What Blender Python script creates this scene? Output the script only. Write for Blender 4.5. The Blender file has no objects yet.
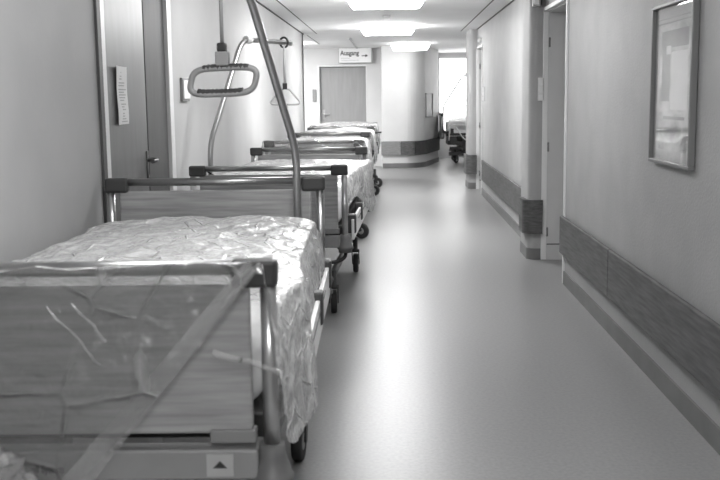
import bpy, bmesh, math, random
from mathutils import Matrix, Vector, noise
random.seed(7)
C = bpy.context.scene.collection
S = bpy.context.scene
PI = math.pi
R_ = math.radians

# ------------------------------------------------------------------ camera, sky, exposure
cam_d = bpy.data.cameras.new('camera'); cam = bpy.data.objects.new('camera', cam_d); C.objects.link(cam)
cam.matrix_world = Matrix.Translation((0, 0, 1.45)) @ (Matrix.Rotation(R_(1.9197), 4, 'Z') @ Matrix.Rotation(PI/2 - R_(8.1141), 4, 'X') @ Matrix.Rotation(-0.013, 4, 'Z'))
cam_d.sensor_width = 36; cam_d.lens = 50; cam_d.clip_start = .05
cam_d.dof.use_dof = True; cam_d.dof.focus_distance = 7.0; cam_d.dof.aperture_fstop = 6.3
S.camera = cam
S.view_settings.view_transform = 'Standard'; S.view_settings.look = 'None'
S.view_settings.gamma = 1; S.view_settings.use_curve_mapping = False
S.view_settings.exposure = 1.3
w = bpy.data.worlds.new('overcast_sky'); S.world = w; w.use_nodes = True
w.node_tree.nodes['Background'].inputs[0].default_value = (1, 1, 1, 1)
w.node_tree.nodes['Background'].inputs[1].default_value = 2.2
LAMP_FAR, LAMP_NEAR = 15.0, 7.2

# ------------------------------------------------------------------ materials
def mat(name, g, rough=.5, metal=0, spec=.5):
    m = bpy.data.materials.new(name); m.use_nodes = True
    b = m.node_tree.nodes['Principled BSDF']
    b.inputs['Base Color'].default_value = (g, g, g, 1); b.inputs['Roughness'].default_value = rough
    b.inputs['Metallic'].default_value = metal; b.inputs['Specular IOR Level'].default_value = spec
    return m
def N(m, t, **kw):
    n = m.node_tree.nodes.new(t)
    for k, v in kw.items():
        if k in n.inputs: n.inputs[k].default_value = v
        else: setattr(n, k, v)
    return n
def L(m, a, b): m.node_tree.links.new(a, b)
def noisy(m, scale, lo, hi, stretch=(1, 1, 1), detail=4, bump=0, dist=.002, c0=.3, c1=.7, bscale=None):
    b = m.node_tree.nodes['Principled BSDF']
    tc = N(m, 'ShaderNodeTexCoord'); mp = N(m, 'ShaderNodeMapping'); mp.inputs['Scale'].default_value = stretch
    L(m, tc.outputs['Object'], mp.inputs['Vector'])
    n = N(m, 'ShaderNodeTexNoise', Scale=scale, Detail=detail); L(m, mp.outputs[0], n.inputs['Vector'])
    r = N(m, 'ShaderNodeValToRGB'); r.color_ramp.elements[0].position = c0; r.color_ramp.elements[1].position = c1
    r.color_ramp.elements[0].color = (lo, lo, lo, 1); r.color_ramp.elements[1].color = (hi, hi, hi, 1)
    L(m, n.outputs['Fac'], r.inputs[0]); L(m, r.outputs[0], b.inputs['Base Color'])
    if bump:
        n2 = N(m, 'ShaderNodeTexNoise', Scale=bscale or scale, Detail=3); L(m, mp.outputs[0], n2.inputs['Vector'])
        bp = N(m, 'ShaderNodeBump', Strength=bump, Distance=dist); L(m, n2.outputs['Fac'], bp.inputs['Height'])
        L(m, bp.outputs[0], b.inputs['Normal'])
    return m
M = {}
M['wall'] = noisy(mat('painted_woodchip', .6, .6, spec=.3), 3, .34, .385, bump=.6, dist=.004, bscale=70)
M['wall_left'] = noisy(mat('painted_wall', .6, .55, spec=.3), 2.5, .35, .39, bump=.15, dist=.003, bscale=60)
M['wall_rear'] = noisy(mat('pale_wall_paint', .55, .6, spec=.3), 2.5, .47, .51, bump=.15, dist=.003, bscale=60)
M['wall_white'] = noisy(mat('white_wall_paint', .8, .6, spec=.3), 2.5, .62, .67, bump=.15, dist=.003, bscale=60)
M['ceiling'] = noisy(mat('ceiling_paint', .8, .7), 2, .8, .85)
M['floor'] = noisy(mat('linoleum', .3, .32, spec=.28), 60, .23, .28, detail=6, bump=.05, dist=.001, bscale=8)
M['groove'] = mat('dark_gap', .03, .8)
M['base'] = noisy(mat('baseboard_vinyl', .2, .5), 4, .13, .17)
M['rail'] = noisy(mat('grained_laminate', .2, .5, spec=.35), 5, .06, .135, stretch=(3, 1, 12), detail=8, bump=.1, dist=.001)
M['panel'] = noisy(mat('bed_panel_laminate', .4, .4), 4, .24, .40, stretch=(1, 3, 14), detail=8)
M['door'] = noisy(mat('grey_door_laminate', .25, .36, spec=.25), 4, .16, .19, stretch=(4, 4, .7), detail=6)
M['door_far'] = noisy(mat('door_laminate', .3, .5), 4, .27, .31, stretch=(4, 4, .5), detail=6)
M['frame_w'] = mat('white_enamel', .72, .35)
M['frame_d'] = mat('dark_seal', .08, .5)
M['reveal'] = noisy(mat('grey_enamel', .3, .4), 3, .5, .56)
M['white'] = mat('white_lacquer', .78, .3)
M['chrome'] = mat('brushed_steel', .55, .28, 1)
M['pole'] = mat('satin_steel_tube', .42, .32, .9)
M['bar'] = mat('steel_bar', .36, .3, .9)
M['black'] = mat('black_plastic', .02, .45)
M['rubber'] = mat('black_rubber', .025, .6)
M['dark'] = mat('dark_grey_plastic', .045, .45)
M['mid'] = mat('mid_grey_plastic', .22, .5)
M['light'] = mat('light_grey_plastic', .4, .45)
M['alu'] = noisy(mat('grey_lacquered_beam', .3, .4), 8, .24, .28)
M['matt'] = noisy(mat('mattress_cover', .8, .8), 12, .78, .86, bump=.2, dist=.01, bscale=6)
M['bump'] = mat('bumper_plastic', .12, .45)
M['handle'] = mat('dark_steel_handle', .2, .3, 1)
M['paper'] = mat('paper', .75, .8)
M['ink'] = mat('printing_ink', .03, .7)
M['ink_l'] = mat('grey_printing', .42, .7)
M['picframe'] = mat('grey_wood_frame', .18, .45)
M['mount'] = mat('mount_card', .5, .8)
M['tick'] = mat('white_strap', .6, .7)

def lamp_mat(name, s):
    m = bpy.data.materials.new(name); m.use_nodes = True; nt = m.node_tree
    b = nt.nodes['Principled BSDF']; b.inputs['Base Color'].default_value = (.8, .8, .8, 1)
    b.inputs['Emission Color'].default_value = (1, 1, 1, 1); b.inputs['Emission Strength'].default_value = s
    return m
M['lampfar'] = lamp_mat('lit_diffuser', LAMP_FAR); M['lampnear'] = lamp_mat('dim_diffuser', LAMP_NEAR); M['lampfill'] = lamp_mat('fill_diffuser', 16)

def glass_mat():
    m = bpy.data.materials.new('clear_glass'); m.use_nodes = True; nt = m.node_tree
    nt.nodes.remove(nt.nodes['Principled BSDF']); out = nt.nodes['Material Output']
    t = N(m, 'ShaderNodeBsdfTransparent'); g = N(m, 'ShaderNodeBsdfGlossy', Roughness=.02)
    f = N(m, 'ShaderNodeLayerWeight', Blend=.5); pw = N(m, 'ShaderNodeMath', operation='POWER'); L(m, f.outputs['Facing'], pw.inputs[0]); pw.inputs[1].default_value = 5.0
    ma_ = N(m, 'ShaderNodeMath', operation='MULTIPLY_ADD'); L(m, pw.outputs[0], ma_.inputs[0]); ma_.inputs[1].default_value = .9; ma_.inputs[2].default_value = .04; mx = N(m, 'ShaderNodeMixShader')
    L(m, ma_.outputs[0], mx.inputs[0]); L(m, t.outputs[0], mx.inputs[1]); L(m, g.outputs[0], mx.inputs[2]); L(m, mx.outputs[0], out.inputs[0])
    return m
M['glass'] = glass_mat()

def film_mat(name, veil, gloss, bump, clear=.97, crease=.3, warp=.12, scale=7.0):
    m = bpy.data.materials.new(name); m.use_nodes = True; nt = m.node_tree
    nt.nodes.remove(nt.nodes['Principled BSDF']); out = nt.nodes['Material Output']
    tc = N(m, 'ShaderNodeTexCoord')
    dn = N(m, 'ShaderNodeTexNoise', Scale=4.0, Detail=2.0); L(m, tc.outputs['Object'], dn.inputs['Vector'])
    dv = N(m, 'ShaderNodeVectorMath', operation='MULTIPLY_ADD'); L(m, dn.outputs['Color'], dv.inputs[0]); dv.inputs[1].default_value = (warp, warp, warp); L(m, tc.outputs['Object'], dv.inputs[2])
    n1 = N(m, 'ShaderNodeTexVoronoi', feature='DISTANCE_TO_EDGE', Scale=scale); L(m, dv.outputs[0], n1.inputs['Vector'])
    mr = N(m, 'ShaderNodeMapRange'); mr.inputs['From Min'].default_value = 0; mr.inputs['From Max'].default_value = .03
    mr.inputs['To Min'].default_value = 1; mr.inputs['To Max'].default_value = 0; L(m, n1.outputs['Distance'], mr.inputs['Value'])   # thin straight crease lines
    n3 = N(m, 'ShaderNodeTexNoise', Scale=6.0, Detail=2.0); L(m, tc.outputs['Object'], n3.inputs['Vector'])
    cr = N(m, 'ShaderNodeMapRange'); cr.inputs['From Min'].default_value = .38; cr.inputs['From Max'].default_value = .62; L(m, n3.outputs['Fac'], cr.inputs['Value'])
    mm = N(m, 'ShaderNodeMath', operation='MULTIPLY'); L(m, mr.outputs[0], mm.inputs[0]); L(m, cr.outputs[0], mm.inputs[1]); mr = mm
    n2 = N(m, 'ShaderNodeTexNoise', Scale=14.0, Detail=3.0); L(m, tc.outputs['Object'], n2.inputs['Vector'])
    ad = N(m, 'ShaderNodeMath', operation='MULTIPLY_ADD'); L(m, mr.outputs[0], ad.inputs[0]); ad.inputs[1].default_value = .5; L(m, n2.outputs['Fac'], ad.inputs[2])
    bp = N(m, 'ShaderNodeBump', Strength=bump, Distance=.035); L(m, ad.outputs[0], bp.inputs['Height'])
    t = N(m, 'ShaderNodeBsdfTransparent'); t.inputs[0].default_value = (clear, clear, clear, 1)
    d = N(m, 'ShaderNodeBsdfDiffuse'); d.inputs[0].default_value = (.92, .92, .92, 1)
    L(m, bp.outputs[0], d.inputs['Normal'])
    tl = N(m, 'ShaderNodeBsdfTranslucent'); tl.inputs[0].default_value = (.92, .92, .92, 1)
    dm = N(m, 'ShaderNodeMixShader'); dm.inputs[0].default_value = .2; L(m, d.outputs[0], dm.inputs[1]); L(m, tl.outputs[0], dm.inputs[2])
    g = N(m, 'ShaderNodeBsdfGlossy', Roughness=.24); L(m, bp.outputs[0], g.inputs['Normal'])
    vf = N(m, 'ShaderNodeMath', operation='MULTIPLY_ADD'); L(m, mr.outputs[0], vf.inputs[0]); vf.inputs[1].default_value = crease; vf.inputs[2].default_value = veil
    m1 = N(m, 'ShaderNodeMixShader'); L(m, vf.outputs[0], m1.inputs[0]); L(m, t.outputs[0], m1.inputs[1]); L(m, dm.outputs[0], m1.inputs[2])
    fr = N(m, 'ShaderNodeLayerWeight', Blend=.25); L(m, bp.outputs[0], fr.inputs['Normal'])
    gf = N(m, 'ShaderNodeMath', operation='MULTIPLY_ADD'); L(m, fr.outputs['Facing'], gf.inputs[0]); gf.inputs[1].default_value = gloss; gf.inputs[2].default_value = .03
    m2 = N(m, 'ShaderNodeMixShader'); L(m, gf.outputs[0], m2.inputs[0]); L(m, m1.outputs[0], m2.inputs[1]); L(m, g.outputs[0], m2.inputs[2])
    L(m, m2.outputs[0], out.inputs[0])
    return m
M['film'] = film_mat('clear_plastic_film', .66, .7, 1.0, .98, .35, .05)
M['film_thin'] = film_mat('thin_stretched_film', .14, .7, .9, .7, .2, .015, 3.6)
M['film_thick'] = film_mat('bunched_plastic_film', .2, .7, 1.0)

# ------------------------------------------------------------------ mesh helpers
def rot_to(d):
    return Vector((0, 0, 1)).rotation_difference(Vector(d).normalized()).to_matrix()
class MB:
    def __init__(s): s.bm = bmesh.new(); s.mi = 0
    def _face(s, vs):
        try: f = s.bm.faces.new(vs); f.material_index = s.mi; return f
        except ValueError: return None
    def box(s, x0, x1, y0, y1, z0, z1, rz=0, piv=None):
        P = [Vector((x, y, z)) for z in (z0, z1) for y in (y0, y1) for x in (x0, x1)]
        if rz:
            c = Vector(piv or ((x0+x1)/2, (y0+y1)/2, 0)); m = Matrix.Rotation(rz, 3, 'Z'); P = [m @ (p-c) + c for p in P]
        v = [s.bm.verts.new(p) for p in P]
        for q in ((0, 2, 3, 1), (4, 5, 7, 6), (0, 1, 5, 4), (2, 6, 7, 3), (0, 4, 6, 2), (1, 3, 7, 5)): s._face([v[i] for i in q])
        return s
    def rings(s, rings, closed=False, cap=True):
        rs = [[s.bm.verts.new(p) for p in r] for r in rings]; n = len(rs[0]); m = len(rs)
        for i in range(m if closed else m-1):
            a, b = rs[i], rs[(i+1) % m]
            for k in range(n):
                f = s._face([a[k], a[(k+1) % n], b[(k+1) % n], b[k]])
                if f: f.smooth = True
        if cap and not closed: s._face(rs[0][::-1]); s._face(rs[-1])
        return s
    def tube(s, pts, r, n=12, closed=False, sx=1, sy=1):
        pts = [Vector(p) for p in pts]; m = len(pts); rings = []
        tang = []
        for i in range(m):
            a = pts[i-1] if (i > 0 or closed) else pts[i]; b = pts[(i+1) % m] if (i < m-1 or closed) else pts[i]
            tang.append((b-a).normalized())
        ref = Vector((0, 0, 1)) if abs(tang[0].z) < .9 else Vector((1, 0, 0))
        u = tang[0].cross(ref).normalized()
        for i in range(m):
            u = (u - tang[i]*u.dot(tang[i])).normalized(); v = tang[i].cross(u)
            rr = r[i] if isinstance(r, (list, tuple)) else r
            rings.append([pts[i] + u*(rr*sx*math.cos(2*PI*k/n)) + v*(rr*sy*math.sin(2*PI*k/n)) for k in range(n)])
        return s.rings(rings, closed)
    def lathe(s, prof, c=(0, 0, 0), axis=(0, 0, 1), n=20):
        q = rot_to(axis); c = Vector(c)
        return s.rings([[c + q @ Vector((r*math.cos(2*PI*k/n), r*math.sin(2*PI*k/n), z)) for k in range(n)] for r, z in prof])
    def prism(s, poly, z0, z1):
        a = [s.bm.verts.new((x, y, z0)) for x, y in poly]; b = [s.bm.verts.new((x, y, z1)) for x, y in poly]; n = len(poly)
        s._face(a[::-1]); s._face(b)
        for i in range(n): s._face([a[i], a[(i+1) % n], b[(i+1) % n], b[i]])
        return s
    def quad(s, *p):
        s._face([s.bm.verts.new(q) for q in p]); return s
    def done(s, name, m, parent=None, bevel=0, smooth=False):
        bmesh.ops.recalc_face_normals(s.bm, faces=s.bm.faces)
        me = bpy.data.meshes.new(name); s.bm.to_mesh(me); s.bm.free()
        if smooth:
            for p in me.polygons: p.use_smooth = True
        for k in (m if isinstance(m, (list, tuple)) else [m]): me.materials.append(k)
        o = bpy.data.objects.new(name, me); C.objects.link(o)
        if parent: o.parent = parent
        if bevel:
            b = o.modifiers.new('bevel', 'BEVEL'); b.width = bevel; b.segments = 2; b.limit_method = 'ANGLE'; b.angle_limit = R_(40)
        return o
def fillet(pts, r, n=6):
    pts = [Vector(p) for p in pts]; out = [pts[0]]
    for i in range(1, len(pts)-1):
        a, b, c = pts[i-1], pts[i], pts[i+1]; u = (a-b); v = (c-b); k = min(r, u.length*.48, v.length*.48)
        p0 = b + u.normalized()*k; p1 = b + v.normalized()*k
        for j in range(n+1):
            t = j/n; out.append(p0*(1-t)**2 + b*2*t*(1-t) + p1*t*t)
    out.append(pts[-1]); return out
def tag(o, label, cat, group=None):
    o['label'] = label; o['category'] = cat
    if group: o['group'] = group
    return o
def struct(o): o['kind'] = 'structure'; return o
def thing(name, label, cat, loc=(0, 0, 0), rz=0, group=None):
    o = bpy.data.objects.new(name, None); C.objects.link(o); o.location = loc; o.rotation_euler = (0, 0, rz); o.empty_display_size = .1
    return tag(o, label, cat, group)
def text(name, body, size, mtx, m, parent=None, ext=.0008, bold=0, sx=1):
    cu = bpy.data.curves.new(name, 'FONT'); cu.body = body; cu.size = size; cu.extrude = ext; cu.offset = bold
    t = bpy.data.objects.new(name + '_tmp', cu); C.objects.link(t); bpy.context.view_layer.update()
    me = bpy.data.meshes.new_from_object(t.evaluated_get(bpy.context.evaluated_depsgraph_get())); bpy.data.objects.remove(t)
    me.materials.clear(); me.materials.append(m); me.transform(mtx @ Matrix.Diagonal((sx, 1, 1, 1)))
    me.name = name
    o = bpy.data.objects.new(name, me); C.objects.link(o)
    if parent: o.parent = parent
    return o

# ------------------------------------------------------------------ the setting
CZ = 2.47            # ceiling height
WR, WL, WL2 = 1.325, -1.36, -1.42
struct(MB().box(-4.8, 5, -4.2, 24.4, -.1, 0).done('floor', M['floor']))
struct(MB().box(-4.8, 5, -4.2, 24.4, CZ, CZ+.1).done('ceiling', M['ceiling']))
# ceiling panel joints along both walls
struct(MB().box(1.092, 1.104, -4, 16.2, CZ-.004, CZ+.002).done('trim_1', M['groove']))
struct(MB().box(-1.202, -1.190, -4, 16.3, CZ-.004, CZ+.002).done('trim_2', M['groove']))
struct(MB().box(WR-.014, WR-.001, -4, 16.2, CZ-.012, CZ).done('trim_3', M['groove']))
struct(MB().box(WL2+.001, WL2+.014, 8.55, 16.3, CZ-.012, CZ).done('trim_4', M['groove']))
struct(MB().box(-1.385, -1.373, 16.6, 19.4, CZ-.004, CZ+.002).done('trim_5', M['groove']))

# right wall: a doorway, a pillar with a rounded corner, a second doorway and pillar
D1a, D1b, D2a, D2b, DH = 7.70, 8.84, 14.85, 15.75, 2.165
b = MB()
b.box(WR, 1.75, -4.2, D1a, 0, CZ); b.box(WR, 1.75, D1a, D1b, DH, CZ); b.box(1.70, 1.75, D1a, D1b, 0, DH)
b.box(WR, 1.75, D1b, D2a, 0, CZ); b.box(WR, 1.75, D2a, D2b, DH, CZ); b.box(1.70, 1.75, D2a, D2b, 0, DH)
b.box(WR, 1.75, D2b, 16.55, 0, CZ)
def pillar(b, y0, y1, x0, r=.07):
    p = [(WR, y0)]
    for i in range(9):
        a = PI/2*i/8; p.append((x0 + r - r*math.sin(a), y0 + r - r*math.cos(a)))
    for i in range(9):
        a = PI/2*i/8; p.append((x0 + r - r*math.cos(a), y1 - r + r*math.sin(a)))
    p.append((WR, y1)); b.prism(p, 0, CZ)
pillar(b, 8.84, 9.4, 1.195); pillar(b, 15.75, 16.45, 1.195)
struct(b.done('wall_right', M['wall']))
# alcove behind the far corner
struct(MB().box(1.75, 4.4, 16.35, 16.55, 0, CZ).done('wall_alcove_front', M['wall_white']))
struct(MB().box(4.3, 4.5, 16.55, 24.2, 0, CZ).done('wall_alcove_side', M['wall_white']))
# left wall
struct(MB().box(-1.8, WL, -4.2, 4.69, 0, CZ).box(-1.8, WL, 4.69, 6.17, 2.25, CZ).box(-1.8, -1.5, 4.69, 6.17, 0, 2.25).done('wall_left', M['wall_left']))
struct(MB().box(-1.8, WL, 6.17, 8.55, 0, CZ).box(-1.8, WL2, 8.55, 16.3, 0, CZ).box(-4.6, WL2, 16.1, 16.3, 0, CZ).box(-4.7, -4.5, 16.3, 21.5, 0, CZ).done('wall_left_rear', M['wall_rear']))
struct(MB().box(-2, 2, -4.2, -4, 0, CZ).done('wall_back', M['wall']))
# far wall with its door recess and the bent return towards the window
FX0, FX1, FY = -1.60, -.54, 21.2
b = MB(); b.box(-4.6, -1.545, FY, FY+.35, 0, CZ); b.box(-1.545, -.52, FY, FY+.35, 2.10, CZ); b.box(-.52, -.2, FY, FY+.35, 0, CZ); b.box(-1.7, -.4, FY+.28, FY+.35, 0, CZ)
struct(b.done('wall_far', M['wall_white']))
poly = [(-.215, FY+.3), (-.215, 20.62), (-.2, 20.6)]
for i in range(9):
    t = i/8; p0 = Vector((.25, 20.6)); p1 = Vector((.52, 20.6)); p2 = Vector((.68, 20.98)); q = p0*(1-t)**2 + p1*2*t*(1-t) + p2*t*t; poly.append((q.x, q.y))
poly += [(1.03, 22.5), (1.03, 24.05), (-.2, 24.05)]
FAR = poly
struct(MB().prism(poly, 0, CZ).done('wall_far_bend', M['wall_white']))
# window wall
b = MB(); b.box(1.0, 4.4, 24, 24.2, 0, .55); b.box(1.0, 4.4, 24, 24.2, 2.40, CZ); b.box(3.2, 4.4, 24, 24.2, .55, 2.4)
struct(b.done('wall_window', M['wall_white']))
wn = struct(MB().box(1.06, 3.2, 24.05, 24.056, .55, 2.4).done('window_1', M['glass']))
b = MB(); b.box(1.06, 3.2, 24.02, 24.09, 2.33, 2.4); b.box(1.06, 3.2, 24.02, 24.09, .55, .6)
for x in (1.06, 2.1, 3.13): b.box(x, x+.07, 24.02, 24.09, .55, 2.4)
b.done('window_frame', M['frame_w'], wn, .006)
# baseboards
def basepath(name, pts, h=.10, t=.014, z0=0, m=None):
    # closed strip of thickness t to the left of the running direction
    P = [Vector((*p, 0)) for p in pts]; offs = []
    for i, p in enumerate(P):
        a = (P[i]-P[i-1]).normalized() if i else (P[1]-P[0]).normalized(); c = (P[i+1]-P[i]).normalized() if i < len(P)-1 else a
        na = Vector((-a.y, a.x, 0)); nc = Vector((-c.y, c.x, 0)); nn = (na+nc).normalized(); offs.append(p + nn*(t/max(.4, nn.dot(na))))
    return MB().prism([(p.x, p.y) for p in P] + [(p.x, p.y) for p in offs[::-1]], z0, z0+h).done(name, m or M['base'])
struct(basepath('baseboard_right', [(WR, -4), (WR, D1a-.03)]))
struct(basepath('baseboard_right_rear', [(WR, 9.41), (WR, D2a-.03)]))
def pillar_path(y0, y1, x0, r=.07, yend=None):
    p = [(WR-.003, y0)]
    for i in range(7):
        a = PI/2*i/6; p.append((x0 + r - r*math.sin(a), y0 + r - r*math.cos(a)))
    p.append((x0, yend or y1-.08)); return p
struct(basepath('baseboard_pillar', pillar_path(8.84, 9.4, 1.195), t=.006))
struct(basepath('baseboard_pillar_rear', pillar_path(15.75, 16.45, 1.195), t=.006))
struct(basepath('baseboard_left', [(WL, 4.63), (WL, -4)]))
fp = [(p[0], p[1]) for p in FAR[2:12]] + [(1.03, 22.5)]
struct(basepath('baseboard_far', fp[::-1], m=M['base']))

# door 1 (left): double leaf in a steel frame
d1 = struct(MB().box(-1.5, WL+.012, 4.66, 4.76, 0, 2.29).box(-1.5, WL+.012, 6.10, 6.20, 0, 2.29).box(-1.5, WL+.012, 4.76, 6.10, 2.21, 2.29).done('door_1', M['frame_w'], bevel=.004))
MB().box(-1.42, WL+.0135, 4.635, 4.69, 0, 2.3).done('door_seal', M['frame_d'], d1)
lf = MB().box(-1.46, WL-.01, 4.762, 5.582, .01, 2.208).done('door_leaf', M['door'], d1, .003)
M['door_shaded'] = noisy(mat('grey_door_laminate_shaded', .12, .5, spec=.2), 4, .095, .115, stretch=(4, 4, .7), detail=6)  # same laminate as the near leaf, its weaker reflection painted in as darker grey
MB().box(-1.46, WL-.01, 5.602, 6.098, .01, 2.208).done('door_leaf', M['door_shaded'], d1, .003)
MB().box(-1.49, WL-.03, 5.582, 5.602, .01, 2.208).done('door_gap', M['groove'], d1)
h = MB(); X0 = WL-.01
h.box(X0, X0+.008, 5.530, 5.558, 1.0, 1.17); h.tube(fillet([(X0, 5.542, 1.12), (X0+.062, 5.542, 1.12), (X0+.062, 5.420, 1.118)], .02), .011)
h.tube([(X0+.008, 5.542, 1.03), (X0+.012, 5.542, 1.03)], .012)
hd = h.done('door_handle', M['handle'], lf); hd['label'] = 'steel lever handle on a long back plate'
# door recess (right): enamelled frame, grey reveal and leaf set back
def recess(nm, ya, yb):
    f = MB()
    f.box(WR-.016, 1.355, ya-.022, ya+.006, 0, DH+.03); f.box(WR-.016, 1.355, yb-.014, yb, 0, DH+.03); f.box(WR-.016, 1.355, ya, yb, DH-.004, DH+.03)
    o = struct(f.done(nm, M['frame_w'], bevel=.004))
    r = MB(); r.box(1.355, 1.62, yb-.012, yb, 0, DH); r.box(1.355, 1.62, ya, ya+.012, 0, DH); r.box(1.355, 1.62, ya+.012, yb-.012, DH-.012, DH)
    r.done('reveal', M['reveal'], o)
    lf = MB().box(1.62, 1.66, ya+.02, yb-.02, .008, DH-.015).done('door_leaf', M['door_far'], o, .003)
    MB().box(1.606, 1.62, ya+.09, ya+.13, 1.0, 1.2).tube(fillet([(1.61, ya+.11, 1.1), (1.565, ya+.11, 1.1), (1.565, ya+.23, 1.1)], .02), .01).done('door_handle', M['chrome'], lf)
    for z in (.25, 1.0, 1.9):
        MB().lathe([(.009, -.04), (.009, .04)], (1.362, yb-.016, z), n=8).done('hinge', M['mid'], o)
    MB().box(1.36, 1.5, yb-.014, yb-.011, .135, .145).done('kick_seam', M['frame_d'], o)
    return o
recess('door_2', D1a, D1b); recess('door_3', D2a, D2b)
d4 = struct(MB().box(-1.545, -1.52, FY-.01, FY+.2, 0, 2.12).box(-.545, -.52, FY-.01, FY+.2, 0, 2.12).box(-1.52, -.545, FY-.01, FY+.2, 2.095, 2.12).done('door_4', M['frame_w'], bevel=.004))
MB().box(-1.52, -.545, FY+.12, FY+.16, .01, 2.095).done('door_leaf', M['door_far'], d4)
MB().box(-1.46, -1.42, FY+.105, FY+.12, 1.0, 1.2).tube(fillet([(-1.44, FY+.11, 1.1), (-1.44, FY+.06, 1.1), (-1.31, FY+.06, 1.1)], .02), .01).done('door_handle', M['chrome'], d4)

# ------------------------------------------------------------------ wall bumper rails
def rail(name, y0, y1, label, z0=.248, z1=.535):
    t = thing(name, label, 'bumper rail', (WR, (y0+y1)/2, z0), 0)
    dy = (y1-y0)/2
    MB().box(-.048, -.022, -dy, dy, 0, z1-z0).done('rail_board', M['rail'], t, .006)
    for y in (-dy+.03, dy-.06): MB().box(-.022, -.001, y, y+.03, .02, z1-z0-.03).done('bracket', M['black'], t)
    return t
rail('bumper_rail', 5.93, 7.66, 'grained wall bumper board that ends at the near right doorway')
rail('bumper_rail', 3.2, 5.922, 'grained wall bumper board nearest the camera, running out of the frame under the framed picture')
rail('bumper_rail', 1.4, 3.19, 'grained wall bumper board on the right wall below and just outside the frame edge')
rail('bumper_rail', 9.5, 14.45, 'long grained wall bumper board between the two right doorways')
def corner_guard(y0, y1, x0, label, z0=.235, z1=.535):
    p = pillar_path(y0, y1, x0)
    off = []
    o = basepath('corner_guard', [(q[0]-.004, q[1]-.004) for q in p], h=z1-z0, t=.042, z0=z0, m=M['rail'])
    return tag(o, label, 'bumper rail')
corner_guard(8.84, 9.2, 1.195, 'dark grained bumper wrapped around the rounded pillar beside the near right doorway')
corner_guard(15.75, 16.3, 1.195, 'small grained bumper wrapped around the last pillar before the window bay')
def far_bumper(pts, label, m):
    o = basepath('bumper_rail', pts, h=.285, t=.035, z0=.265, m=m); return tag(o, label, 'bumper rail')
M['rail_l'] = noisy(mat('pale_grained_laminate', .2, .5), 5, .2, .27, stretch=(3, 3, 14), detail=6)
M['rail_d'] = noisy(mat('dark_grained_laminate', .1, .5), 5, .05, .075, stretch=(3, 3, 14), detail=6)
far_bumper([(.16, 20.597), (-.23, 20.597)], 'pale grained bumper panel on the far wall, left of the three', M['rail_l'])
far_bumper([(.45, 20.61), (.40, 20.597), (.165, 20.597)], 'medium grey bumper panel on the far wall, middle of the three', M['rail'])
far_bumper([(1.025, 22.48), (.69, 20.985), (.62, 20.83), (.55, 20.71), (.46, 20.615)], 'darkest bumper panel, on the bend of the far wall beside the window bay bed', M['rail_d'])

# ------------------------------------------------------------------ ceiling lamps
def lamp(x, y, label, rz=0, m='lampfar', s=.40, hgt=.105):
    t = thing('ceiling_lamp', label, 'ceiling lamp', (x, y, CZ), rz, 'square ceiling lamps along the corridor')
    MB().box(-s, s, -s, s, -.012, 0).done('base_plate', M['frame_w'], t)
    b = MB(); tt = s*.98; bb = s*.86
    ring = lambda q, z, r: [Vector(p) for p in ((-q, -q, z), (q, -q, z), (q, q, z), (-q, q, z))]
    b.rings([ring(tt, -.012, 0), ring(tt*.985, -.05, 0), ring(bb, -hgt, 0)])
    b.done('diffuser', M[m], t, .006)
    return t
lamp(-.055, 10.4, 'lit square ceiling lamp cut by the top edge, nearest of three in view')
lamp(-.055, 14.9, 'lit square ceiling lamp second from the camera, in front of the exit sign')
M['lampweak'] = lamp_mat('soft_diffuser', 8)
lamp(.36, 19.6, 'lit square ceiling lamp turned diagonally near the far wall', R_(45), 'lampweak', s=.27, hgt=.13)
M['lobbyfill'] = lamp_mat('lobby_fill_diffuser', 30)
lamp(-2.2, 19.0, 'added fill lamp in the side lobby left of the far door, out of the frame', 0, 'lobbyfill')  # unseen lamp added to brighten the far wall and door
lamp(-.05, 6.5, 'ceiling lamp over the second bed, above the frame', 0, 'lampnear')
lamp(-.05, 2.75, 'ceiling lamp over the near bed, above the frame', 0, 'lampnear')
lamp(-.05, -.9, 'added fill lamp behind the viewpoint, out of the frame', 0, 'lampfill')  # added as front light for the near footboard and other camera-facing sides
t = tag(MB().lathe([(.05, 0), (.05, -.02), (.035, -.04), (0.0, -.042)], (-.06, 12.9, CZ)).done('smoke_detector', M['white'], smooth=False), 'small round smoke detector on the ceiling between two lit lamps', 'smoke detector')
tag(MB().box(-.735, -.70, 17.6, 21.18, CZ-.02, CZ).done('cable_duct', M['light']), 'thin cable duct on the ceiling running to the exit sign', 'cable duct')

# ------------------------------------------------------------------ beds
BW, BL = .485, 1.15       # half width to post centre, half length to end boards
def castor(b_, x, y, ang, parent, m1=None):
    t = MB(); c = Matrix.Rotation(ang, 3, 'Z'); o = Vector((x, y, 0))
    P = lambda p: o + c @ Vector(p)
    fk = MB()
    for sx in (-.028, .028):
        q = [P((sx, .02, .19)), P((sx, -.03, .19)), P((sx, -.06, .08)), P((sx, -.025, .07))]
        ax = (c @ Vector((.003 if sx > 0 else -.003, 0, 0)))
        fk.rings([[p-ax for p in q], [p+ax for p in q]])
    fk.lathe([(.034, .18), (.034, .20), (.02, .205), (.02, .30)], (x, y, 0))
    f = fk.done('castor', M['dark'], parent)
    wc = P((0, -.045, .08)); axis = c @ Vector((1, 0, 0))
    MB().lathe([(.055, -.02), (.074, -.02), (.08, -.012), (.08, .012), (.074, .02), (.055, .02)], wc, axis, 24).done('wheel', M['rubber'], f)
    MB().lathe([(.0, -.023), (.02, -.023), (.054, -.016), (.054, .016), (.02, .023), (0, .023)], wc, axis, 24).done('hub', M['light'], f)
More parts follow.
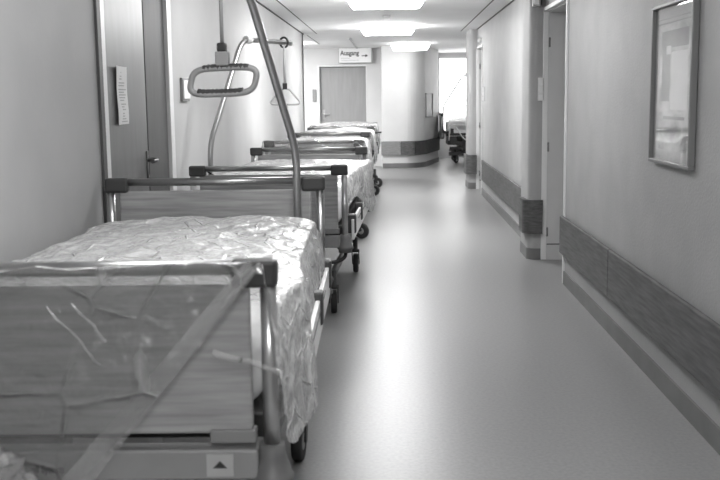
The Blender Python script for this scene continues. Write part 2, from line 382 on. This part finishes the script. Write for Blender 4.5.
def make_bed(loc, rz, label, zt, castors, pole=False, side_rails=True, pad=.86):
    """zt = height of the end bars; local +y is the head end"""
    t = thing('hospital_bed', label, 'hospital bed', (loc[0], loc[1], 0), rz, 'hospital beds parked along the corridor')
    dz = zt - 1.07; t['bar_height'] = zt
    for sgn, nm in ((-1, 'footboard'), (1, 'headboard')):
        y = sgn*BL
        fr = MB()
        fr.box(-.443, .443, y-.011, y+.011, .645+dz, 1.005+dz)
        p = fr.done(nm, M['panel'], t, .008)
        MB().tube([(-BW+.05, y, 1.045+dz), (BW-.05, y, 1.045+dz)], .018).done('top_bar', M['bar'], p)
        for sx in (-1, 1):
            MB().tube([(sx*BW, y, .55+dz), (sx*BW, y, 1.02+dz)], .0195).done('post', M['chrome'], p)
            k = MB(); k.prism([(sx*(BW+.024), 0), (sx*(BW-.085), 0), (sx*(BW-.085), .068), (sx*(BW+.024), .068)][::sx], -.024, .024)
            bmesh.ops.transform(k.bm, matrix=Matrix.Translation((0, y, .998+dz)) @ Matrix.Rotation(PI/2, 4, 'X'), verts=k.bm.verts)
            k.done('corner_bracket', M['dark'], p, .012)
            MB().lathe([(.030, .665), (.034, .635), (.047, .59), (.052, .585), (.052, .574), (.044, .568), (.044, .55)], (sx*BW, y, dz-.045), n=24).done('corner_bumper', M['bump'], t)
            MB().box(sx*.395-.055, sx*.395+.055, y-.02, y+.02, .625+dz, .657+dz).done('board_clip', M['mid'], p, .004)
        bm_ = MB().box(-BW+.03, BW-.03, y-.03, y+.03, .537+dz, .612+dz).done('end_beam', M['alu'], t, .006)
        # release sticker: pale square with a dark triangle
        yy = y + sgn*.0305
        st = MB().box(.332, .396, min(yy, yy+sgn*.002), max(yy, yy+sgn*.002), .547+dz, .602+dz).done('release_sticker', M['light'], bm_)
        yy += sgn*.003; x0 = .364; z0 = .568+dz
        q = [(x0-.017, yy, z0), (x0+.017, yy, z0), (x0, yy, z0+.018)]
        MB().rings([[Vector(v) for v in q], [Vector(v)-Vector((0, sgn*.002, 0)) for v in q]]).done('triangle_mark', M['ink'], st)
    for sx in (-1, 1):
        # white side panel with dark ends and a dark slot
        lo, hi = sorted((sx*.514, sx*.532))
        sp = MB().box(lo, hi, -.62 if pole and not rz > 1 else -1.02, .98, .56+dz, .695+dz).done('side_panel', M['white'], t, .004)
        lo, hi = sorted((sx*.5325, sx*.5345))
        MB().box(lo, hi, -.55, .55, .652+dz, .660+dz).done('panel_slot', M['frame_d'], sp)
        for y in (.93, .20):
            lo, hi = sorted((sx*.484, sx*.542))
            MB().box(lo, hi, y-.035, y+.035, .60+dz, .725+dz).done('side_bracket', M['dark'], sp, .008)
        rl = MB(); xx = sx*.475
        rl.tube(fillet([(xx, -.85, .70+dz), (xx, -.80, .765+dz), (xx, .80, .765+dz), (xx, .85, .70+dz)], .04), .011, 8)
        rl.done('side_rail', M['chrome'], t)
        MB().tube([(sx*.36, -.95, .245), (sx*.36, .95, .245)], .024, 10).done('chassis_tube', M['mid'], t)
    for y in (-.72, .72):
        MB().box(-.36, .36, y-.03, y+.03, .225, .275).done('chassis_crossbar', M['mid'], t, .005)
        MB().box(-.11, .11, y-.08, y+.08, .27, .60+dz).done('lift_column', M['light'], t, .01)
    MB().box(-.46, .46, -1.06, 1.06, .60+dz, .665+dz).done('bed_deck', M['black'], t, .006)
    MB().box(-.16, .16, -.25, .25, .44+dz, .598+dz).done('motor_box', M['dark'], t, .02)
    for x, y, a in castors: castor(None, x, y, a, t)
    # the mattress: soft rounded box
    b = MB(); nx, ny = 14, 30; prof = []
    rings = []
    def sec(y, k):
        hw, z0, z1 = .45*k[0], .668+dz, pad+dz
        r = .05; out = []
        for cx, cz, a0 in ((hw-r, z1-r, 0), (-hw+r, z1-r, PI/2), (-hw+r, z0+r, PI), (hw-r, z0+r, 1.5*PI)):
            for i in range(5):
                a = a0 + PI/2*i/4; out.append(Vector((cx + r*math.cos(a), y, cz + r*math.sin(a) - (z1-z0)*(1-k[1])*(.5 if cz > z0+r+.001 else -.5)*.5)))
        return out
    for y, k in ((-1.03, (.94, .7)), (-1.015, (.98, .92)), (-.98, (1, 1)), (0, (1, 1)), (.98, (1, 1)), (1.015, (.98, .92)), (1.03, (.94, .7))): rings.append(sec(y, k))
    b.rings(rings); b.done('mattress', M['matt'], t)
    if pole:
        pp = MB(); bx, by = .385, BL-.075
        pts = fillet([(bx, by, .56+dz), (bx, by, 1.20+dz), (bx-.15, by-.44, 1.885+dz), (bx-.405, by-1.0, 1.885+dz)], .10, 8)
        pp.tube(pts, .0175, 14)
        pl_ = pp.done('trapeze_pole', M['pole'], t)
        e = Vector(pts[-1]); d_ = (Vector(pts[-1])-Vector(pts[-2])).normalized()
        MB().tube([e-d_*.005, e+d_*.02], .021).done('end_cap', M['tick'], pl_)
        q = fillet([(bx-.15, by-.42, 1.865), (bx-.405, by-1.0, 1.875)], .1)
        a = Vector((bx-.18, by-.505, 1.885+dz))
        MB().tube([a-d_*.03, a+d_*.03], .026).done('pole_collar', M['tick'], pl_)
        MB().lathe([(.032, .50+dz), (.032, .66+dz), (.026, .68+dz)], (bx, by, 0), n=16).done('pole_socket', M['mid'], pl_)
    return t
ZT = [1.085, 1.035, 1.03, 1.01, 1.01]
beds = [
 ((-.800, 3.437), .018, 'near hospital bed whose plastic film hangs over its footboard, tall grey pole at its head'),
 ((-.757, 7.49), PI - .03, 'second hospital bed in the row, clear panel and bent pole at its near end'),
 ((-.795, 11.30), .0, 'third hospital bed in the row, film covered, a side-on castor at its near corner'),
 ((-.785, 14.15), .0, 'fourth hospital bed in the row, film covered, grey push bar sticking out at the aisle'),
 ((-.775, 16.90), .0, 'last hospital bed in the row, in front of the far door')]
cast = [
 [(-.41, -.80, .2), (.41, -.80, -.15), (-.41, .62, .3), (.425, .47, -.1)],
 [(-.38, .86, .1), (.385, .86, .1), (-.42, -.74, 0), (.40, -.74, .2)],
 [(-.41, -.8, .2), (.43, -1.0, 1.1), (-.41, .8, .3), (.40, .8, .3)],
 [(-.41, -.8, .2), (.38, -.8, .1), (-.41, .8, .3), (.47, .70, 1.2)],
 [(-.41, -.8, .2), (.49, -.72, 1.2), (-.41, .8, .3), (.40, .8, .2)]]
B = []
for i, (loc, rz, lab) in enumerate(beds):
    B.append(make_bed(loc, rz, lab, ZT[i], cast[i], pole=i < 2))
B.append(make_bed((2.225, 22.35), PI/2, 'hospital bed standing crosswise in the bright window bay at the corridor end', 1.10, [(-.4, -.8, .2), (.4, -.8, .4), (-.40, .86, .9), (.40, .86, .5)], pole=True))
bb = B[5]
[c for c in B[0].children if c.name.startswith('headboard')][0].location.z = .014
k = MB()
k.tube(fillet([(-.55, 1.0, .50), (-.55, .98, .83), (-.55, .25, .83), (-.55, .22, .50)], .1), .014, 8)
k.tube(fillet([(-.55, .86, .80), (-.55, .66, .50), (-.55, .35, .50), (-.55, .15, .80)], .1), .014, 8)
k.done('side_guard', M['white'], bb)
k = MB(); k.box(-.54, -.50, -.9, 1.06, .60, .66); k.box(-.50, -.42, -.8, .95, .40, .48); k.box(-.47, .47, .60, .72, .26, .62); k.box(-.47, .47, -.72, -.60, .26, .62)
k.box(-.52, -.44, -1.0, 1.0, .17, .25); k.box(-.50, -.40, .2, .98, .30, .36); k.box(-.46, .46, .80, 1.02, .40, .60); k.done('lift_frame', M['black'], bb, .008)
# maker lettering on the near bed's beam (half hidden by film)
text('lettering', 'all System', .024, Matrix.Translation((-.085, -BL-.0315, .575)) @ Matrix.Rotation(PI/2, 4, 'X'), M['ink'], [c for c in B[0].children if c.name.startswith('end_beam')][0], bold=.0012, sx=.8)
# hand control cable on the second bed
k = MB(); k.tube(fillet([(.40, BL-.05, .99), (.33, BL-.1, .93), (.27, BL-.06, .97), (.30, BL-.16, .86), (.22, BL-.12, .82)], .05), .006, 8)
k.done('cable', M['black'], B[1])
k = MB(); k.tube(fillet([(-.46, BL-.06, .52), (-.50, BL+.00, .44), (-.40, BL+.05, .40), (-.25, BL-.02, .47)], .08), .012, 8)
k.done('cable', M['black'], B[1])
# grey push bar at the fourth bed's side
MB().tube(fillet([(.40, .8, .80), (.47, .8, .925), (.62, .86, .93)], .03), .014, 8).done('push_bar', M['dark'], B[3])

# ------------------------------------------------------------------ trapeze grips
def L2W(bed, p):
    return Matrix.Translation(bed.location) @ Matrix.Rotation(bed.rotation_euler[2], 4, 'Z') @ Vector(p)
armp = lambda q, dz=0: (.385-.15-.255*q, BL-.075-.44-.56*q, 1.885+dz)
p = L2W(B[0], armp(.31, .015))
t = thing('trapeze_grip', 'dark ribbed loop grip hanging on a strap over the near bed', 'trapeze grip', (p.x, p.y, 0), R_(-4))
MB().tube([(0, 0, 1.655), (0, 0, p.z+.02)], .0075, 8).done('strap', M['mid'], t)
MB().tube([Vector((0, .03*math.cos(a), p.z+.005+.03*math.sin(a))) for a in [2*PI*i/16 for i in range(16)]], .006, 8, True).done('hanging_loop', M['mid'], t)
g = MB(); g.box(-.018, .016, -.018, .018, 1.63, 1.665); g.done('buckle', M['black'], t, .006)
MB().lathe([(.012, -.03), (.017, -.024), (.017, -.004), (.012, 0)], (-.02, 0, 1.65), (-1, 0, 0.05)).done('buckle_knob', M['light'], t)
MB().box(-.026, .026, -.018, .018, 1.578, 1.632).done('grip_neck', M['mid'], t, .005)
A_, H_ = .128, .050; tilt = .02
loop = []
for i in range(64):
    a = 2*PI*i/64; c, s_ = math.cos(a), math.sin(a)
    e = .42
    x = A_*math.copysign(abs(c)**e, c); z = H_*math.copysign(abs(s_)**.62, s_)
    x += .012*(z/H_); loop.append(Vector((x, 0, 1.52 + z + x*tilt)))
MB().tube(loop, .0125, 12, True).done('loop', M['mid'], t)
for sg in (1, -1):
    pts = []
    for i in range(25):
        x = -.09 + .18*i/24
        top = H_*(1-(abs(x)/A_)**4.0)**.31
        pts.append(Vector((x + .012*sg, 0, 1.525 + sg*(top - .002) + x*tilt)))
    MB().tube(pts, [.0125 + .0012*math.sin(i*2.6) for i in range(25)], 12).done('rubber_sleeve', M['rubber'], t)
def tri_grip(bed, q, label, drop, wdt=.125):
    p = L2W(bed, armp(q, bed['bar_height']-1.07))
    t = thing('trapeze_grip', label, 'trapeze grip', (p.x, p.y, 0), 0)
    MB().tube([(0, 0, p.z-drop+.07), (0, 0, p.z-.02)], .010, 8).done('strap', M['light'], t)
    MB().tube([Vector((.028*math.cos(a), 0, p.z+.0+.036*math.sin(a))) for a in [2*PI*i/16 for i in range(16)]], .008, 8, True).done('hanging_loop', M['black'], t)
    MB().box(-.016, .016, -.012, .012, p.z-drop+.055, p.z-drop+.10).done('buckle', M['black'], t, .004)
    z0 = p.z-drop
    loop = fillet([(0, 0, z0+.06), (-.03, 0, z0+.055), (-wdt, 0, z0-.055), (wdt, 0, z0-.055), (.03, 0, z0+.055), (0, 0, z0+.06)], .05)
    MB().tube(loop, .007, 10).done('triangle_bar', M['light'], t)
tri_grip(B[1], .86, 'white triangular grip hanging on a strap from the second bed pole', .39)
tri_grip(B[5], .12, 'small triangular grip hanging in front of the bright window', .62, .1)

# ------------------------------------------------------------------ plastic film over the beds
def film(bed, label, zt, top, seed, nu=56, nv=80, foot_drop=None, side=None, half=None, rough=.012):
    """cloth-like sheet: flat over the mattress, up over the foot bar, down the sides and the footboard"""
    yf, yh = -BL-.035, BL-.16
    off = Vector((seed*7.3, seed*3.1, seed*1.7))
    bm = bmesh.new(); grid = []
    for j in range(nv+1):
        v = j/nv; row = []
        for i in range(nu+1):
            u = i/nu*2-1                        # -1..1 across, |u|>.62 hangs down
            au = abs(u); sg = 1 if u > 0 else -1
            nfoot = .30 if foot_drop else 0
            if foot_drop and v < nfoot: tf = 1 - v/nfoot; y = yf; on = 0
            else: tf = 0; on = (v-nfoot)/(1-nfoot); y = yf + (yh-yf)*on
            hw = half(y, sg) if half else .47
            ts = max(0, (au-.62)/.38)
            x = sg*hw*min(1, au/.62)
            zt_ = top + .012*noise.noise(Vector((x*3, y*2, 0))+off)
            d0 = (y-yf)
            if foot_drop: zt_ += (zt+.012-top)*math.exp(-(d0/.16)**2)
            crown = .035*(1-(min(1, au/.62))**4); zt_ += crown*min(1, d0/.4) - .02
            if on > .9: zt_ -= .05*((on-.9)/.1)**2
            dfx = foot_drop(x) if foot_drop else 0
            ds = ts*(side(y, sg))
            dd = max(ds, tf*dfx)
            x += sg*(.018*math.sin(ts*PI/2) + .02*ts*ts*(.5+.5*noise.noise(Vector((y*4, sg*3, 0))+off)))
            yy = y - (.012*math.sin(tf*PI/2) + .03*tf*tf*max(0, noise.noise(Vector((x*5, 1, 0))+off)))
            p = Vector((x, yy, zt_-dd))
            q = p*6 + off
            ridge = (1-abs(noise.noise(q))*2.2) ; r2 = 1-abs(noise.noise(p*15+off))*2
            amp = rough*(1 if tf == 0 else .3)
            nrm = Vector((sg*.9, 0, .2)) if ts > .15 else (Vector((0, -.8, 0)) if tf > .1 else Vector((0, 0, 1)))
            p += nrm*(amp*(ridge*.8 + r2*.35))
            row.append(bm.verts.new(p))
        grid.append(row)
    for j in range(nv):
        for i in range(nu):
            vs = [grid[j][i], grid[j][i+1], grid[j+1][i+1], grid[j+1][i]]
            f = bm.faces.new(vs); f.smooth = True
            if foot_drop and j/nv < .295: f.material_index = 1
    me = bpy.data.meshes.new('plastic_cover'); bm.to_mesh(me); bm.free(); me.materials.append(M['film']); me.materials.append(M['film_thin'])
    o = bpy.data.objects.new('plastic_cover', me); C.objects.link(o)
    o.location = bed.location; o.rotation_euler = bed.rotation_euler
    return tag(o, label, 'plastic cover', 'plastic covers on the parked beds')
def fd0(x):
    if x < 0: return .62
    return .52*max(.0, 1-x/.46)**.9 + .012
f0 = film(B[0], 'crumpled clear plastic cover on the near bed, falling diagonally across its footboard', 1.07, .925, 1, 110, 190,
     fd0, lambda y, sg: (.30 if sg < 0 else .20 + .19/(1+math.exp((y+.20)*12)) - .06*max(0, -y-.6)), lambda y, sg: .478 + (.042*math.exp(-((y+.50)/.27)**2) if sg > 0 else 0), .013)
film(B[1], 'clear plastic cover on the second bed, sagging down on its aisle side', 1.035, .925, 2, 70, 100, None, lambda y, sg: (.14 + .24/(1+math.exp((y+.1)*6)) if sg < 0 else .2), lambda y, sg: .465 + (.07/(1+math.exp((y+.1)*6)) if sg < 0 else 0), .014)
film(B[2], 'plastic cover on the third bed in the row, white looking', 1.03, .96, 3, 60, 100, lambda x: .14, lambda y, sg: .36, lambda y, sg: .52, .015)
film(B[3], 'plastic cover on the fourth bed in the row', 1.01, .97, 4, 50, 80, lambda x: .12, lambda y, sg: .38, lambda y, sg: .52, .015)
film(B[4], 'plastic cover on the last bed in the row before the far door', 1.01, 1.0, 5, 50, 80, lambda x: .12, lambda y, sg: .34, lambda y, sg: .52, .02)
film(B[5], 'plastic cover on the bed in the window bay', 1.10, .98, 7, 50, 80, None, lambda y, sg: .12)
# doubled film edge running diagonally over the footboard, and a tight pleat across the post
M['film_fold'] = film_mat('doubled_film', .2, .5, .5, .95, .1)
b = MB()
def ribbon(b, a, c, w0, w1, n=24, wob=.006, yy=-BL-.062):
    a, c = Vector(a), Vector(c); d = (c-a).normalized(); pr = Vector((-d.z, 0, d.x)); prev = None
    for i in range(n+1):
        t = i/n; w = (w0+(w1-w0)*t)/2; m = a.lerp(c, t); m.y = yy - .006*math.sin(t*9) - .004
        q = m + pr*(wob*noise.noise(Vector((t*6, 2, 1))))
        row = [b.bm.verts.new(q + pr*(w*k) + Vector((0, .008*abs(k), 0))) for k in (-1, -.35, .4, 1)]
        if prev:
            for k in range(3):
                f = b._face([prev[k], prev[k+1], row[k+1], row[k]]); f.smooth = True
        prev = row
ribbon(b, (.455, 0, 1.075), (-.03, 0, .49), .03, .065)
fe = b.done('folded_edge', M['film_fold'], f0); fe['label'] = 'doubled diagonal edge of the film'
b = MB()
ribbon(b, (.36, 0, .872), (.525, 0, .822), .016, .012, 14, .003)
b.done('pleat', M['film_thick'], f0)['label'] = 'tight bright pleat across the post'
b = MB(); ribbon(b, (.04, 0, .99), (.115, 0, .90), .006, .012, 14, .008); b.done('pleat', M['film_thick'], f0)
b = MB(); ribbon(b, (-.02, 0, .985), (.10, 0, .845), .004, .008, 14, .008); b.done('pleat', M['film_thick'], f0)
# bunched film at the lower left corner of the near bed
b = MB(); bmesh.ops.create_icosphere(b.bm, subdivisions=5, radius=1)
for v in b.bm.verts:
    d = v.co.normalized(); n_ = 1 - 1.4*abs(noise.noise(d*2.6)) - .8*abs(noise.noise(d*6+Vector((3, 1, 2))))
    v.co = Vector((d.x*.13, d.y*.05, d.z*.11))*(.75+.45*n_)
for f in b.bm.faces: f.smooth = True
gf = b.done('gathered_film', M['film_thick'], f0); gf.location = (-.185, -BL-.1, .55); gf['label'] = 'crumpled bunch of gathered film'

# ------------------------------------------------------------------ things on the walls
# framed picture on the right wall
t = thing('framed_picture', 'framed pale abstract picture hanging on the right wall', 'picture', (WR, 4.765, 1.493))
HWp, HHp, fw = .345, .38, .017
b = MB()
for y0, y1, z0, z1 in ((-HWp, HWp, HHp-fw, HHp), (-HWp, HWp, -HHp, -HHp+fw), (-HWp, -HWp+fw, -HHp+fw, HHp-fw), (HWp-fw, HWp, -HHp+fw, HHp-fw)): b.box(-.034, -.004, y0, y1, z0, z1)
b.done('frame', M['picframe'], t, .003)
MB().box(-.012, -.006, -HWp+fw, HWp-fw, -HHp+fw, HHp-fw).done('mount', M['mount'], t)
ma = mat('abstract_print', .6, .7)
tc = N(ma, 'ShaderNodeTexCoord'); mp = N(ma, 'ShaderNodeMapping'); mp.inputs['Scale'].default_value = (1, 2.2, 5.0); L(ma, tc.outputs['Object'], mp.inputs[0])
nz = N(ma, 'ShaderNodeTexNoise', Scale=2.2, Detail=9.0, Distortion=.6); L(ma, mp.outputs[0], nz.inputs['Vector'])
rp = N(ma, 'ShaderNodeValToRGB'); rp.color_ramp.elements[0].position = .3; rp.color_ramp.elements[1].position = .62
rp.color_ramp.elements[0].color = (.2, .2, .2, 1); rp.color_ramp.elements[1].color = (.7, .7, .7, 1)
L(ma, nz.outputs['Fac'], rp.inputs[0]); L(ma, rp.outputs[0], ma.node_tree.nodes['Principled BSDF'].inputs['Base Color'])
md = noisy(mat('abstract_print_dark', .2, .7), 5, .14, .26, detail=8); ml = noisy(mat('abstract_print_light', .7, .7), 3, .62, .8, detail=8)
# print: y runs away from the camera, so +y is the picture's left
b = MB(); P = lambda x, y0, y1, z0, z1: b.quad((x, y0, z0), (x, y0, z1), (x, y1, z1), (x, y1, z0))
b.mi = 0; P(-.0135, -.25, .24, -.31, .28)
b.mi = 1; P(-.0137, -.23, .22, .17, .25); P(-.0137, .06, .20, -.08, .17)
b.mi = 2; P(-.0139, -.23, .04, -.12, .15); P(-.0141, .05, .13, .14, .18)
b.mi = 1; P(-.0143, -.2, .16, -.165, -.15)
b.done('artwork', [ma, md, ml], t)
MB().box(-.018, -.016, -HWp+fw, HWp-fw, -HHp+fw, HHp-fw).done('glass_pane', M['glass'], t)

# exit sign over the far door
t = thing('exit_sign', 'white exit sign reading Ausgang with an arrow, above the far door', 'sign', (-.76, FY-.085, 2.155))
MB().box(-.345, .345, -.05, .05, .005, .315).done('housing', M['light'], t, .004)
MB().box(-.335, .335, -.053, -.05, .012, .308).done('sign_face', mat('sign_white', .8, .4), t)
text('lettering', 'Ausgang', .135, Matrix.Translation((-.305, -.0535, .165)) @ Matrix.Rotation(PI/2, 4, 'X'), M['ink'], t, bold=.003, sx=.86)
b = MB(); b.box(.14, .24, -.0555, -.053, .142, .158); q = [(.215, .118), (.275, .15), (.215, .182)]
b.rings([[Vector((x, -.0555, z)) for x, z in q], [Vector((x, -.053, z)) for x, z in q]]); b.done('arrow', M['ink'], t)
MB().box(-.29, -.10, -.0545, -.053, .10, .108).box(-.29, .08, -.0545, -.053, .058, .066).done('small_print', M['ink_l'], t)

# paper notice on the left door
t = thing('paper_notice', 'white paper notice with lines of print taped to the left door', 'paper notice', (WL-.008, 5.07, 1.475), R_(0))
sh = MB(); rows = []
for j in range(9):
    z = -.145+.29*j/8; rows.append([Vector((.001 + .010*(1-i/6)**3 + .002*math.sin(j), -.115+.23*i/6 - .006*(j/8-.5), z)) for i in range(7)])
for r in rows: pass
vs = [[sh.bm.verts.new(p) for p in r] for r in rows]
for j in range(8):
    for i in range(6): sh._face([vs[j][i], vs[j][i+1], vs[j+1][i+1], vs[j+1][i]])
so = sh.done('sheet', M['paper'], t); md_ = so.modifiers.new('solid', 'SOLIDIFY'); md_.thickness = .0006
b = MB(); z = .118
for k in range(17):
    if k in (1, 3, 5, 10, 13): z -= .006
    w_ = random.uniform(.10, .165) if k > 2 else .07
    b.box(.0035, .0048, -.07, -.07+w_, z-.0055, z); z -= .0135
b.done('printed_lines', M['ink_l'], t)
# call panel on the left wall behind the door
t = thing('call_panel', 'white call button panel on the left wall just past the grey door', 'wall panel', (WL, 6.56, 1.515))
MB().box(0, .018, -.11, .11, -.075, .075).done('housing', M['mid'], t, .004); MB().box(.018, .026, -.095, .095, -.06, .06).done('front', M['white'], t, .004)
tag(MB().box(-1.665, -1.585, FY-.04, FY-.001, 1.37, 1.63).done('wall_box', M['mid'], bevel=.006), 'grey box on the far wall, left of the far door', 'wall box')
# notice board on the bent far wall
p0 = Vector((.775, 21.33)); u_ = (Vector((1.06, 22.5))-Vector((.68, 20.98))).normalized()
t = thing('notice_board', 'grey notice board on the far wall left of the window bay', 'notice board', (p0.x-.01, p0.y, 1.27), math.atan2(u_.y, u_.x))
MB().box(-.30, .36, -.012, .02, -.24, .24).done('panel', M['mid'], t); 
b = MB()
for x0, x1, z0, z1 in ((-.31, .37, .23, .25), (-.31, .37, -.25, -.23), (-.31, -.29, -.25, .25), (.35, .37, -.25, .25)): b.box(x0, x1, -.026, .0, z0, z1)
b.done('frame', M['mid'], t)
# signal lights and switches at the two right doorways
t = thing('signal_light', 'square signal light on the pillar above the near right doorway', 'signal light', (1.275, 8.825, 2.27))
MB().box(-.065, .0, -.05, .012, -.07, .07).done('housing', M['light'], t, .006); MB().box(-.058, -.012, -.058, -.05, -.055, .055).done('lens', M['white'], t, .004)
MB().box(.0, .012, -.05, .012, -.06, .06).done('side_cap', M['dark'], t)
t = thing('signal_light', 'round white signal lamp above the far right doorway', 'signal light', (WR, 15.1, 2.26))
MB().lathe([(.04, 0), (.04, .02), (.034, .04), (.02, .052), (0, .055)], (0, 0, 0), (-1, 0, 0)).done('lens', M['white'], t, smooth=True)
MB().lathe([(.046, 0), (.046, .012)], (0, 0, 0), (-1, 0, 0)).done('base', M['light'], t)
def switch(y, x, label, zc=1.5):
    t = thing('light_switch', label, 'light switch', (x, y, zc))
    MB().box(-.034, .02, -.012, .0, -.10, .10).done('plate', M['frame_w'], t, .003)
    for z in (-.07, 0, .07): MB().box(-.024, .012, -.018, -.012, z-.026, z+.028).done('rocker', M['white'], t, .003)
switch(8.838, 1.302, 'narrow white switch plate on the pillar beside the near right doorway')
t = thing('light_switch', 'white switch plate on the right wall before the far doorway', 'light switch', (WR, 14.6, 1.48))
MB().box(-.012, 0, -.045, .045, -.11, .11).done('plate', M['frame_w'], t, .003)
for z in (-.07, 0, .07): MB().box(-.018, -.012, -.03, .03, z-.028, z+.028).done('rocker', M['white'], t, .003)
